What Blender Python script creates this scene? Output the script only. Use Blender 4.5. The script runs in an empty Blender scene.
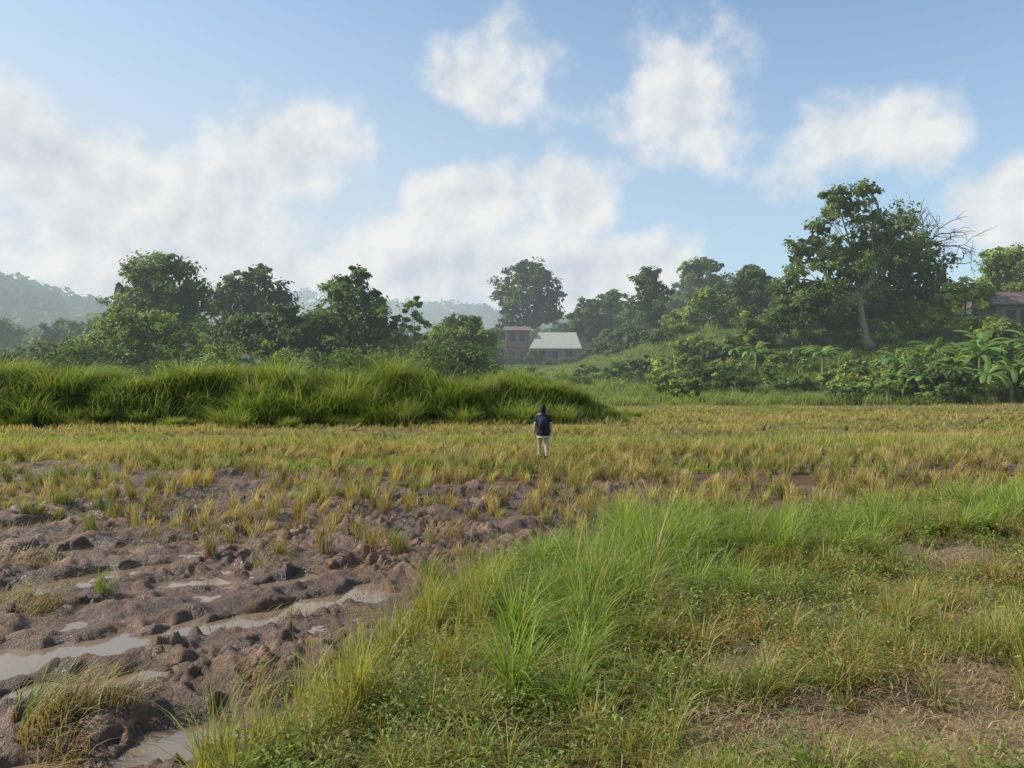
import bpy, math, numpy as np
from mathutils import Vector
rs = np.random.RandomState(7)
U = lambda a,b,n=None: rs.uniform(a,b,n)
sc = bpy.context.scene
sc.view_settings.view_transform='Standard'; sc.view_settings.look='None'; sc.view_settings.exposure=0

# ------------------------------------------------------------ noise
def _h(ix,iy,seed):
    h = (ix*374761393 + iy*668265263 + seed*974634777) & 0xffffffff
    h = ((h ^ (h>>13))*1274126177) & 0xffffffff
    h = h ^ (h>>16)
    return (h & 0xffff)/65535.0
def vn(x,y,seed=0):
    x=np.asarray(x,float); y=np.asarray(y,float)
    xi=np.floor(x).astype(np.int64); yi=np.floor(y).astype(np.int64)
    fx=x-xi; fy=y-yi
    fx=fx*fx*(3-2*fx); fy=fy*fy*(3-2*fy)
    a=_h(xi,yi,seed); b=_h(xi+1,yi,seed); c=_h(xi,yi+1,seed); d=_h(xi+1,yi+1,seed)
    return (a*(1-fx)+b*fx)*(1-fy)+(c*(1-fx)+d*fx)*fy
def fbm(x,y,o=4,seed=0):
    s=0;a=.5;t=0
    c,sn=math.cos(.6),math.sin(.6)
    for i in range(o):
        s=s+a*vn(x,y,seed+i*17); t+=a; a*=.5
        x,y=(x*c-y*sn)*2.03+5.1,(x*sn+y*c)*2.03+1.7
    return s/t
def clod(x,y,seed):
    """angular lumps: every cell has its own height and tilt, with a groove between cells"""
    xi=np.floor(x).astype(np.int64); yi=np.floor(y).astype(np.int64)
    F1=np.full(x.shape,9.);F2=np.full(x.shape,9.);hv=np.zeros(x.shape)
    for i in (-1,0,1):
        for j in (-1,0,1):
            cx=xi+i;cy=yi+j
            px=cx+_h(cx,cy,seed);py=cy+_h(cx,cy,seed+1)
            dx=x-px;dy=y-py;d=np.hypot(dx,dy)
            v=_h(cx,cy,seed+2)+(dx*(_h(cx,cy,seed+3)-.5)+dy*(_h(cx,cy,seed+4)-.5))*1.5
            n1=d<F1
            F2=np.where(n1,F1,np.minimum(F2,d)); hv=np.where(n1,v,hv); F1=np.where(n1,d,F1)
    e=np.clip((F2-F1)/.55,0,1); e=e*e*(3-2*e)
    return hv*e+.2*(e-1)
def ss(a,b,x):
    t=np.clip((np.asarray(x,float)-a)/(b-a),0,1); return t*t*(3-2*t)

# ------------------------------------------------------------ terrain
BP=np.array([(-2.3,0.5),(-1.6,4.6),(-.6,8.0),(1.2,10.7),(4.8,12.8),(13.2,16.4),(32,21.0),(60,26)])
def bank_sd(x,y):
    """signed distance to the edge of the grassy bank (positive = on the bank)"""
    x=np.asarray(x,float); y=np.asarray(y,float)
    best=np.full(x.shape,1e9)
    for (ax,ay),(bx,by) in zip(BP[:-1],BP[1:]):
        dx,dy=bx-ax,by-ay
        t=np.clip(((x-ax)*dx+(y-ay)*dy)/(dx*dx+dy*dy),0,1)
        best=np.minimum(best,np.hypot(x-ax-t*dx,y-ay-t*dy))
    fb=np.interp(x,BP[:,0],BP[:,1],left=-5,right=26)
    inside=(y<fb)
    inside|=(x>-2.3)&(y<0.5)
    return np.where(inside,best,-best)
def seg_d(x,y,ax,ay,bx,by):
    dx,dy=bx-ax,by-ay
    t=np.clip(((x-ax)*dx+(y-ay)*dy)/(dx*dx+dy*dy),0,1)
    return np.hypot(x-ax-t*dx,y-ay-t*dy)
def mud_edge(x):
    return np.interp(x,[-30,-12,-5,-1.5,1,3.5,5,8],[22,20.5,18.5,17.2,16.5,15.8,15.2,14])
def mud_mask(x,y):
    n=fbm(x*.5,y*.5,3,50)
    m=1-ss(-1.6,1.6,y-mud_edge(x)+(n-.5)*6)
    b=bank_sd(x,y)
    m=m*(1-ss(-.15,.25,b+(n-.5)*.6))
    m2=(1-ss(.4,1.0,np.hypot((x-11.5)/7.0,(y-19.8-(x-11.5)*.12)/1.3)+(n-.5)*.9))*.9*(b<0)
    return np.maximum(m,m2)
WL=-.024
RUTS=[(-6.8,5.3,-3.8,7.0,.36,.12),(-3.8,7.0,-1.7,8.8,.28,.12),(-3.8,6.05,-2.7,6.6,.20,.09),
      (-3.4,4.75,-2.2,5.15,.26,.10),(-5.9,7.5,-4.4,8.5,.13,.06),(-9,6.6,-6.4,8.2,.22,.08),(-3.0,9.1,-2.0,9.8,.14,.06),(-7.5,10.2,-5.0,11.4,.20,.07),(-6,9.2,-3.4,10.6,.14,.06),(-9,12.4,-6.5,13.2,.2,.06)]
def hedge_yf(x):
    return 33.5+(x+23)*.2+np.where(x<-13,1.8,0)*1.0
def hedge_h(x,y):
    d=y-hedge_yf(x)+(fbm(x*.45,y*.2,2,9)-.5)*2.4
    prof=np.interp(x,[-60,-14,-11,-3,1,3.5,5,6.2],[1.1,.95,1.0,1.0,.80,.55,.30,0])
    return prof*(.55+1.5*ss(.2,.8,fbm(x*.42,y*.25,2,19)))*ss(0,2.2,d)*(1-ss(4.5,7,d))
def H(x,y,detail=True):
    x=np.asarray(x,float); y=np.asarray(y,float)
    z=(fbm(x*.25,y*.25,2,3)-.5)*.10
    b=bank_sd(x,y)
    far=ss(62,75,y)
    z=z+.05*np.clip(y-62,0,100)+far*(fbm(x*.06,y*.06,2,4)-.5)*1.2
    u=(x-29)*.5+(y-57)*.85
    z=z+7.0*ss(0,46,u)*ss(8,30,x)*(1-ss(200,400,y))
    def g(cx,cy,sx,sy,A): return A*np.exp(-((x-cx)/sx)**2-((y-cy)/sy)**2)
    z=z+g(-225,300,70,100,30)+g(-340,420,120,110,24)+g(-190,640,190,120,44)+g(20,760,330,120,42)+g(95,340,60,80,22)+g(260,300,100,120,24)
    z=z+ss(150,260,y)*(fbm(x*.02,y*.02,3,8)-.5)*9
    z=z+hedge_h(x,y)
    bk=ss(-.25,.75,b+(fbm(x*1.2,y*1.2,2,12)-.5)*.4)
    z=z+bk*(.28+.2*fbm(x*.5,y*.5,2,13)+.14*(fbm(x*2.2,y*2.2,3,14)-.5))
    if detail:
        near=(y<40)&(y>0)&(np.abs(x)<40)
        if near.any():
            xx=x[near];yy=y[near]
            m=mud_mask(xx,yy)
            s=xx*.8+yy*.6; t=-xx*.6+yy*.8
            wx=xx+(fbm(xx*3,yy*3,3,31)-.5)*.55; wy=yy+(fbm(xx*3,yy*3,3,32)-.5)*.55
            f1=(fbm(s*.4,t*1.7,3,20)-.5)*.30
            f2=(fbm(xx*3.1,yy*3.6,5,29)-.5)*.24
            rough=ss(.35,.65,fbm(xx*.8,yy*.8,2,28))
            c1=clod(wx*2.8,wy*3.2,200)*.055*(.3+rough)
            c2=clod(wx*6.8,wy*6.8,210)*.038*(.25+rough)
            c3=clod(wx*14,wy*14,220)*.020*(.4+rough)
            c4=(vn(xx*27,yy*27,24)-.5)*.012
            d=.062+f1+f2+c1+c2+c3+c4-.01
            fl=WL+.006
            d=np.where(d<fl,fl+(d-fl)*.30,d)
            for ax,ay,bx,by,w,dep in RUTS:
                dd=seg_d(xx,yy,ax,ay,bx,by)+(fbm(xx*2.2,yy*2.2,4,40)-.5)*.65
                k=1-ss(w*.55,w*1.35,dd)
                d=d*(1-k)+(-dep+c2*.8+f2*.5)*k+.03*np.exp(-((dd-w*1.9)/(.12))**2)*(fbm(xx*3,yy*3,2,41))*1.4
            z2=z[near]*(1-.9*m)+m*d+(1-m)*(fbm(xx*3,yy*3,2,25)-.5)*.07
            z=z.copy(); z[near]=z2
    return z

# ------------------------------------------------------------ node helpers
class NT:
    def __init__(s,nt): s.nt=nt; s.n=nt.nodes; s.l=nt.links
    def new(s,t,**k):
        n=s.n.new(t)
        for a,b in k.items(): setattr(n,a,b)
        return n
    def put(s,sock,v):
        if isinstance(v,bpy.types.NodeSocket): s.l.new(v,sock)
        else: sock.default_value=v
    def m(s,op,a,b=None,c=None,clamp=False):
        n=s.new('ShaderNodeMath',operation=op); n.use_clamp=clamp
        s.put(n.inputs[0],a)
        if b is not None: s.put(n.inputs[1],b)
        if c is not None: s.put(n.inputs[2],c)
        return n.outputs[0]
    def vm(s,op,a,b=None,out=0):
        n=s.new('ShaderNodeVectorMath',operation=op)
        s.put(n.inputs[0],a)
        if b is not None: s.put(n.inputs[1],b)
        return n.outputs[out]
    def mr(s,v,a,b,c=0,d=1,smooth=False):
        n=s.new('ShaderNodeMapRange'); n.interpolation_type='SMOOTHSTEP' if smooth else 'LINEAR'
        for i,q in enumerate((v,a,b,c,d)): s.put(n.inputs[i],q)
        return n.outputs[0]
    def noise(s,vec,scale,detail=4,rough=.55):
        n=s.new('ShaderNodeTexNoise'); s.put(n.inputs['Vector'],vec)
        n.inputs['Scale'].default_value=scale; n.inputs['Detail'].default_value=detail; n.inputs['Roughness'].default_value=rough
        return n.outputs['Fac']
    def mix(s,f,a,b,mode='MIX'):
        n=s.new('ShaderNodeMix',data_type='RGBA',blend_type=mode)
        s.put(n.inputs[0],f); s.put(n.inputs[6],a); s.put(n.inputs[7],b)
        return n.outputs[2]
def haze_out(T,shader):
    """aerial perspective: pale emission painted over surfaces by world distance, stronger to the left"""
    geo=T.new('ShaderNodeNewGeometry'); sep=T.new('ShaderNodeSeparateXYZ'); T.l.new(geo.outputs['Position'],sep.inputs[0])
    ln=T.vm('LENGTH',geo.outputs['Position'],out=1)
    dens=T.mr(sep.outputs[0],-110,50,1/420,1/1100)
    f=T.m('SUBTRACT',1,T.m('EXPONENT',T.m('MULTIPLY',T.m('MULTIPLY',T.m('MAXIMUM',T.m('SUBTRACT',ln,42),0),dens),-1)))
    em=T.new('ShaderNodeEmission'); em.inputs[0].default_value=(.55,.64,.70,1); em.inputs[1].default_value=1.0  # haze colour as a painted surface glow, no mist volume
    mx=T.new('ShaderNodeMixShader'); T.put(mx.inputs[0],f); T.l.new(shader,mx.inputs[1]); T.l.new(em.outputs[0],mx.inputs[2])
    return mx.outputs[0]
def newmat(name):
    m=bpy.data.materials.new(name); m.use_nodes=True
    m.node_tree.nodes.clear()
    T=NT(m.node_tree); out=T.new('ShaderNodeOutputMaterial')
    try: m.cycles.emission_sampling='NONE'
    except Exception: pass
    return m,T,out
def leafmat(name,trans=.38,rough=.55,haze=True,spec=.3):
    m,T,out=newmat(name)
    at=T.new('ShaderNodeAttribute',attribute_name='col')
    p=T.new('ShaderNodeBsdfPrincipled'); T.l.new(at.outputs['Color'],p.inputs['Base Color'])
    p.inputs['Roughness'].default_value=rough; p.inputs['Specular IOR Level'].default_value=spec
    tr=T.new('ShaderNodeBsdfTranslucent')
    c=T.mix(1,at.outputs['Color'],(1.6,1.5,.8,1),'MULTIPLY'); T.l.new(c,tr.inputs[0])
    mx=T.new('ShaderNodeMixShader'); mx.inputs[0].default_value=trans
    T.l.new(p.outputs[0],mx.inputs[1]); T.l.new(tr.outputs[0],mx.inputs[2])
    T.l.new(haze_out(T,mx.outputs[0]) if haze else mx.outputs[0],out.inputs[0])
    return m
def simplemat(name,col,rough=.7,nscale=6,var=.25,haze=True,spec=.3,bump=0,metal=0):
    m,T,out=newmat(name)
    tc=T.new('ShaderNodeTexCoord')
    n=T.noise(tc.outputs['Object'],nscale,5)
    v=T.mr(n,.3,.7,1-var,1+var)
    hs=T.vm('MULTIPLY',(col[0],col[1],col[2]),v)
    p=T.new('ShaderNodeBsdfPrincipled'); T.l.new(hs,p.inputs['Base Color'])
    p.inputs['Roughness'].default_value=rough; p.inputs['Specular IOR Level'].default_value=spec; p.inputs['Metallic'].default_value=metal
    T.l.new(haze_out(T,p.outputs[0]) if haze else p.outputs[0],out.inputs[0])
    return m

# ------------------------------------------------------------ mesh helpers
def mk(name,V,loops,starts,mat,col=None,smooth=False,parent=None,extra=None):
    me=bpy.data.meshes.new(name)
    V=np.ascontiguousarray(V,dtype=np.float32)
    me.vertices.add(len(V)); me.vertices.foreach_set('co',V.ravel())
    me.loops.add(len(loops)); me.loops.foreach_set('vertex_index',np.ascontiguousarray(loops,dtype=np.int32))
    me.polygons.add(len(starts)); me.polygons.foreach_set('loop_start',np.ascontiguousarray(starts,dtype=np.int32))
    me.materials.append(mat)
    me.update(calc_edges=True)
    me.polygons.foreach_set('use_smooth',np.full(len(starts),smooth,dtype=bool))
    if col is not None:
        a=me.attributes.new('col','FLOAT_COLOR','POINT')
        c=np.ones((len(V),4),np.float32); c[:,:3]=np.clip(col,0,1); a.data.foreach_set('color',c.ravel())
    if extra:
        for k,v in extra.items():
            a=me.attributes.new(k,'FLOAT','POINT'); a.data.foreach_set('value',np.ascontiguousarray(v,dtype=np.float32))
    o=bpy.data.objects.new(name,me); sc.collection.objects.link(o)
    if parent: o.parent=parent
    return o
def unit(v): return v/np.maximum(np.linalg.norm(v,axis=1,keepdims=True),1e-9)
def leaf_geo(C,Nrm,size,col,aspect=.5):
    n=len(C); r=unit(rs.normal(size=(n,3)))
    a=unit(np.cross(Nrm,r)); b=np.cross(Nrm,a)
    s=size[:,None]
    V=np.stack([C-a*s, C+b*s*aspect+Nrm*s*.12, C+a*s, C-b*s*aspect+Nrm*s*.12],1).reshape(-1,3)
    return V,np.arange(4*n),np.arange(n)*4,np.repeat(col,4,axis=0)
def blade_geo(B,h,ang,lean,w,S,c0,c1,droop=.45):
    n=len(B); t=np.linspace(0,1,S+1)
    hor=h[:,None]*lean[:,None]*t**2
    zz=h[:,None]*(t-droop*np.minimum(lean[:,None],1.8)*t**2.4)
    cx=B[:,0:1]+np.cos(ang)[:,None]*hor; cy=B[:,1:2]+np.sin(ang)[:,None]*hor; cz=B[:,2:3]+zz
    P=np.stack([cx,cy,cz],2)
    a2=ang+math.pi/2+U(-.9,.9,n)
    ax=np.stack([np.cos(a2),np.sin(a2),np.zeros(n)],1)
    prof=(1-t**2.2)*.75+.25*(1-t)
    off=ax[:,None,:]*(w[:,None]*.5*prof)[:,:,None]
    L=P-off; R=P+off
    V=np.empty((n,2*S+1,3)); V[:,0:2*S:2]=L[:,:S]; V[:,1:2*S:2]=R[:,:S]; V[:,2*S]=P[:,S]
    pat=[];st=[]
    for k in range(S-1):
        st.append(len(pat)); pat+=[2*k,2*k+1,2*k+3,2*k+2]
    st.append(len(pat)); pat+=[2*S-2,2*S-1,2*S]
    loops=(np.arange(n)[:,None]*(2*S+1)+np.array(pat)[None]).ravel()
    starts=(np.arange(n)[:,None]*len(pat)+np.array(st)[None]).ravel()
    tt=np.concatenate([np.repeat(t[:S],2),[1]])
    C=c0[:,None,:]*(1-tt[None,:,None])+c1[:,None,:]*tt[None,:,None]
    return V.reshape(-1,3),loops,starts,C.reshape(-1,3)
def cat(parts):
    Vs,Ls,Ss,Cs=[],[],[],[];vo=lo=0
    for V,L,S,C in parts:
        Vs.append(V);Ls.append(L+vo);Ss.append(S+lo);Cs.append(C);vo+=len(V);lo+=len(L)
    return np.concatenate(Vs),np.concatenate(Ls),np.concatenate(Ss),np.concatenate(Cs)
def mkp(name,parts,mat,parent=None,smooth=False):
    V,L,S,C=cat(parts); return mk(name,V,L,S,mat,C,smooth,parent)
def tube_geo(pts,rad,ns=7,col=(.1,.08,.06)):
    pts=np.array(pts,float); n=len(pts); d=np.gradient(pts,axis=0); d=unit(d)
    ref=np.array([.31,.93,.17]); a=unit(np.cross(d,ref)); b=np.cross(d,a)
    th=np.arange(ns)*2*math.pi/ns
    V=pts[:,None,:]+(a[:,None,:]*np.cos(th)[None,:,None]+b[:,None,:]*np.sin(th)[None,:,None])*np.array(rad)[:,None,None]
    i=np.arange(n-1)[:,None]*ns; j=np.arange(ns)[None]; j2=(j+1)%ns
    q=np.stack([i+j,i+j2,i+ns+j2,i+ns+j],2).reshape(-1,4)
    return V.reshape(-1,3),q.ravel(),np.arange(len(q))*4,np.tile(np.array(col,float),(n*ns,1))
def empty(name,loc=(0,0,0)):
    e=bpy.data.objects.new(name,None); e.location=loc; e.empty_display_size=.5; sc.collection.objects.link(e); return e

# ------------------------------------------------------------ materials
M_grassN=leafmat('near_grass_blades',.42,.5,False,.35)
M_grass=leafmat('grass_blades',.45,.6,True,.2)
M_leaf=leafmat('tree_leaves',.36,.6,spec=.2)
M_far=leafmat('distant_leaves',.2,.8,spec=.1)
M_straw=leafmat('rice_stubble',.3,.6,False)
M_bark,Tn,on=newmat('bark')
at=Tn.new('ShaderNodeAttribute',attribute_name='col'); tc=Tn.new('ShaderNodeTexCoord')
nn=Tn.noise(tc.outputs['Object'],3,5)
p=Tn.new('ShaderNodeBsdfPrincipled'); p.inputs['Roughness'].default_value=.85
Tn.l.new(Tn.vm('MULTIPLY',at.outputs['Vector'],Tn.mr(nn,.3,.7,.6,1.4)),p.inputs['Base Color'])
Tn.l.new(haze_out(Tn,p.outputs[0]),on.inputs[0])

M_ground,T,out=newmat('field_and_mud')
at=T.new('ShaderNodeAttribute',attribute_name='col'); mu=T.new('ShaderNodeAttribute',attribute_name='mud')
geo=T.new('ShaderNodeNewGeometry'); pos=geo.outputs['Position']
n1=T.noise(pos,1.9,6,.6); n2=T.noise(pos,26,5,.65); n3=T.noise(pos,80,3,.6)
v=T.m('MULTIPLY',T.mr(n1,.3,.7,.6,1.38),T.mr(n2,.3,.7,.6,1.4))
base=T.vm('MULTIPLY',at.outputs['Vector'],v)
p=T.new('ShaderNodeBsdfPrincipled'); T.l.new(base,p.inputs['Base Color'])
wet=T.m('MULTIPLY',mu.outputs['Fac'],T.mr(n1,.35,.62,1,.5))
T.put(p.inputs['Roughness'],T.m('ADD',T.mr(wet,0,1,.95,.24),T.m('MULTIPLY',T.m('SUBTRACT',n2,.5),.30)))
T.put(p.inputs['Specular IOR Level'],T.mr(wet,0,1,.1,.42))
b=T.new('ShaderNodeBump'); b.inputs['Strength'].default_value=1; b.inputs['Distance'].default_value=.035
T.l.new(T.m('ADD',n2,T.m('MULTIPLY',n3,.4)),b.inputs['Height']); T.l.new(b.outputs[0],p.inputs['Normal'])
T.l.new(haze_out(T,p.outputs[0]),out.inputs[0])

M_water,T,out=newmat('muddy_water')
p=T.new('ShaderNodeBsdfPrincipled'); p.inputs['Base Color'].default_value=(.22,.155,.10,1); p.inputs['Roughness'].default_value=.03
p.inputs['Specular IOR Level'].default_value=.7
geo=T.new('ShaderNodeNewGeometry'); b=T.new('ShaderNodeBump'); b.inputs['Strength'].default_value=.12; b.inputs['Distance'].default_value=.01
T.l.new(T.noise(geo.outputs['Position'],9,3),b.inputs['Height']); T.l.new(b.outputs[0],p.inputs['Normal'])
T.l.new(p.outputs[0],out.inputs[0])

# ------------------------------------------------------------ ground sheet
def axis(lo,a,b,hi,step,r1,r2):
    c=list(np.arange(a,b,step)); s=step; x=c[-1]
    while x<hi: s*=r2; x+=s; c.append(x)
    s=step; x=c[0]; pre=[]
    while x>lo: s*=r1; x-=s; pre.append(x)
    return np.array(pre[::-1]+c)
gx=axis(-2600,-7,3,2600,.030,1.03,1.035); gy=axis(-300,3.8,11,3200,.030,1.2,1.013)
X,Y=np.meshgrid(gx,gy); X=X.ravel();Y=Y.ravel()
Z=H(X,Y)
mm=np.zeros_like(X); nr=(Y<40)&(Y>0)&(np.abs(X)<40); mm[nr]=mud_mask(X[nr],Y[nr])
bs=bank_sd(X,Y)
n_a=fbm(X*.35,Y*.35,3,60)[:,None]; n_b=fbm(X*1.6,Y*1.6,3,61)[:,None]
mudc=np.array([.155,.090,.055])*(0.45+.95*n_b)
# drier, paler crust on the high lumps
mudc=mudc*(1+.6*ss(.06,.17,Z)[:,None])
fieldc=np.array([.19,.14,.06])*(1-n_a)+np.array([.15,.15,.05])*n_a
nearf=(1-ss(20,27,Y))[:,None]; fieldc=fieldc*(1-nearf)+(np.array([.135,.085,.050])*(.7+.6*n_b))*nearf
bankc=np.array([.085,.09,.035])*(1-n_b)+np.array([.17,.12,.07])*n_b
wildc=np.array([.06,.09,.025])*(.7+.6*n_a)
C=fieldc
C=C*(1-mm[:,None])+mudc*mm[:,None]
bk=ss(-.1,.4,bs)[:,None]; C=C*(1-bk)+bankc*bk
wd=np.maximum(ss(60,66,Y+ (X>20)*4),ss(.1,.4,hedge_h(X,Y)))[:,None]; C=C*(1-wd)+wildc*wd
DRY=[(2.3,4.35,1.5,.55),(1.75,5.5,.4,.35),(4.2,6.4,.9,.35),(3.1,5.2,.5,.25),(5.2,9.0,.8,.5),(8.5,9.6,1.,.5),(-.1,6.6,.25,.2),(6.6,7.6,.8,.35)]
def dryness(x,y,k=.7):
    d=np.min([np.hypot((x-a)/r1,(y-b_)/r2) for a,b_,r1,r2 in DRY],axis=0)
    return 1-ss(.6,1.15,d+(fbm(x*3.2,y*3.2,2,81)-.5)*k)
lit=(dryness(X,Y))[:,None]*bk
C=C*(1-lit)+np.array([.25,.165,.105])*lit
nx,ny=len(gx),len(gy)
i=np.arange(ny-1)[:,None]*nx+np.arange(nx-1)[None]
q=np.stack([i,i+1,i+nx+1,i+nx],2).reshape(-1,4)
mk('ground',np.stack([X,Y,Z],1),q.ravel(),np.arange(len(q))*4,M_ground,C,True,extra={'mud':mm})
wx0,wx1,wy0,wy1=-14,-.8,4.2,13.5
mk('puddle_water',np.array([(wx0,wy0,WL),(wx1,wy0,WL),(wx1,wy1,WL),(wx0,wy1,WL)]),np.arange(4),np.array([0]),M_water)

def P3(x,y): return np.stack([x,y,H(x,y)],1)
def colmix(a,b,t): t=np.asarray(t)[:,None]; return np.array(a)*(1-t)+np.array(b)*t
def jit(c,s=.25): return c*U(1-s,1+s,(len(c),1))

# ------------------------------------------------------------ grass on the bank
TUS=[(.35,5.9,.40,.50),(.75,7.0,.5,.66),(1.2,8.2,.55,.62),(1.9,9.2,.65,.52),(3.0,9.5,.7,.48),(4.2,9.5,.7,.36),(.3,5.0,.3,.3),(5.8,10.6,.8,.30),
     (.2,8.4,.4,.35),(7.8,11.4,.9,.40),(9.8,12.3,.9,.36),(2.0,7.4,.35,.3),(12,14.0,1,.33)]
def tus(x,y):
    t=np.zeros_like(x); wx=x+(fbm(x*2,y*2,2,77)-.5)*1.0; wy=y+(fbm(x*2,y*2,2,78)-.5)*1.0
    for cx,cy,r,h in TUS:
        t=np.maximum(t,h*np.exp(-(((wx-cx)**2+(wy-cy)**2)/(r*r))**1.3))
    return t
def samp(n,y0,y1,sx0=-.76,sx1=.78):
    y=y0*np.exp(U(0,1,n)*math.log(y1/y0)); return y*U(sx0,sx1,n),y
parts=[]
x,y=samp(440000,3.3,22)
b=bank_sd(x,y)
th=tus(x,y); nz=fbm(x*.9,y*.9,3,80); nz2=fbm(x*3.2,y*3.2,2,81)
dry=dryness(x,y)
keep=(b>-.05+(nz2-.5)*.4)&(U(0,1,len(x))<np.clip(.20+.9*th/.5+ss(.42,.62,nz2)*.7-.7*dry,.05,1))
x,y,b,th,nz,nz2,dry=[a[keep] for a in (x,y,b,th,nz,nz2,dry)]
n=len(x)
h=(.05+.34*ss(.3,.75,nz)*ss(.2,.75,nz2)+th*U(.45,1.2,n))*U(.5,1.2,n)*(1-.5*dry)
g=colmix((.145,.18,.032),(.31,.31,.065),ss(.3,.7,nz+U(-.2,.2,n)))
k_=ss(.1,.4,th)[:,None]; g=g*(1-k_)+k_*np.array([.21,.30,.048])
dd=(U(0,1,n)<.22+.6*dry+.30*ss(.48,.68,fbm(x*.6,y*.6,2,85)))[:,None]
g=np.where(dd,np.array([.50,.39,.18]),g)
g=jit(g,.3)
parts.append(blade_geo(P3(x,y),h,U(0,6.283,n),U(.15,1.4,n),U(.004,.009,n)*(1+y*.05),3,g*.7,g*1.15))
mkp('bank_grass',parts,M_grassN)
parts=[]
def fountain(cx,cy,hh,m,r=.06,w=(.006,.013),ca=(.16,.245,.03),cb=(.34,.42,.08),S=5,dryf=.09):
    a=U(0,6.283,m); rr=r*np.sqrt(U(0,1,m)); x=cx+rr*np.cos(a); y=cy+rr*np.sin(a)
    g=jit(colmix(ca,cb,U(0,1,m)),.2)
    g=np.where((U(0,1,m)<dryf)[:,None],np.array([.50,.40,.20])*U(.7,1.1,(m,1)),g)
    return blade_geo(P3(x,y),hh*U(.35,1.15,m),a+U(-.9,.9,m),U(.15,1.3,m),U(w[0],w[1],m)*(1+cy*.03),S,g*.62,g*1.18)
for cx,cy,r,hh in TUS:
    for k in range(int(17*r/.5)):
        a=U(0,6.283); q=r*1.2*math.sqrt(U(0,1)); X0=cx+q*math.cos(a); Y0=cy+q*math.sin(a)
        if bank_sd(np.array([X0]),np.array([Y0]))[0]<-.1: continue
        parts.append(fountain(X0,Y0,U(.4,1.05)*(.35+hh),int(U(45,110)),U(.04,.10)))
x,y=samp(1900,3.6,19,-.5,.78); k=(bank_sd(x,y)>.0)&(fbm(x*.8,y*.8,2,87)>.40)&(dryness(x,y)<U(0,1,len(x))*.6+.05); x,y=x[k],y[k]
for X0,Y0 in zip(x,y):
    yl=U(0,1)
    parts.append(fountain(X0,Y0,U(.15,.48),int(U(22,50)),.05,(.005,.010),(.16+.10*yl,.21,.035),(.31+.12*yl,.35,.08),4,.28))
mkp('grass_tussocks',parts,M_grassN)
parts=[]
n=360
t=U(0,1,n); ey=3.9+t*5.4; ex=np.interp(ey,[3,4.6,8.2,11.2],[-1.80,-1.40,-.40,1.1])+U(-.25,.75,n)*(1.15-.6*t)
for i in range(n):
    if fbm(np.array([ex[i]*1.7]),np.array([ey[i]*1.7]),2,90)[0]<.44: continue
    m=int(U(12,30)); a=U(0,6.283,m); s=.03
    x=ex[i]+rs.normal(0,s,m); y=ey[i]+rs.normal(0,s,m)
    hh=U(.35,.85)*(1.0 if ey[i]<7.5 else .7)
    yl=U(0,1); g=jit(colmix((.20,.27,.045),(.45,.39,.11),np.clip(U(-.3,.6,m)+yl*.5,0,1)),.2)
    parts.append(blade_geo(P3(x,y),hh*U(.5,1.1,m),a,U(.05,.6,m),U(.007,.014,m),4,colmix((.36,.28,.10),(.28,.27,.07),U(0,1,m)),g))
mkp('rice_plants',parts,M_grassN)
ORG=[(1.85,5.7,.5,.45),(7.0,10.2,.7,.7),(3.9,7.0,.45,.45),(2.8,4.9,.5,.3),(8.8,11.4,.8,.6),(1.5,4.4,.3,.3),(5.2,7.6,.5,.5)]
x,y=samp(230000,3.3,20,-.5,.78)
b=bank_sd(x,y); nz=fbm(x*1.1+9,y*1.1,3,95); nz2=fbm(x*4,y*4,2,96); th=tus(x,y)
dry=dryness(x,y)
od=np.min([np.hypot((x-a)/r1,(y-b_)/r2) for a,b_,r1,r2 in ORG],axis=0)
orange=(1-ss(.5,1.05,od+(nz2-.5)*.7))
k=(b>.1)&(U(0,1,len(x))<np.clip(ss(.42,.62,nz)*.75+.12-.8*dry-th,.02,1)*np.clip(.3+1.2*ss(.35,.6,nz2),0,1))
x,y,nz,nz2,dry,orange=[a[k] for a in (x,y,nz,nz2,dry,orange)]; n=len(x)
hh=(.03+.26*ss(.4,.75,nz)*ss(.3,.7,nz2))*U(.1,1.1,n)+orange*.12*U(0,1,n)
P=P3(x,y); P[:,2]+=hh
g=colmix((.13,.175,.034),(.27,.30,.07),U(0,1,n))
isor=(U(0,1,n)<.75*orange)[:,None]; g=np.where(isor,np.array([.56,.28,.10])*U(.7,1.2,(n,1)),g)
g=np.where((U(0,1,n)<.14+.3*dry)[:,None],np.array([.38,.28,.14]),g)
N=unit(np.stack([rs.normal(0,.6,n),rs.normal(0,.6,n),np.ones(n)],1))
sz=U(.006,.016,n)*(1+.05*y)*np.where(isor[:,0],.6,1)
parts=[leaf_geo(P,N,sz,jit(g,.25),.42)]
x,y=samp(2600,3.6,18,-.45,.78); k=(bank_sd(x,y)>.15)&(fbm(x*.9+4,y*.9,2,97)>.43)&(tus(x,y)<.2)&(dryness(x,y)<.35); x,y=x[k],y[k]
z=H(x,y)
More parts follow.
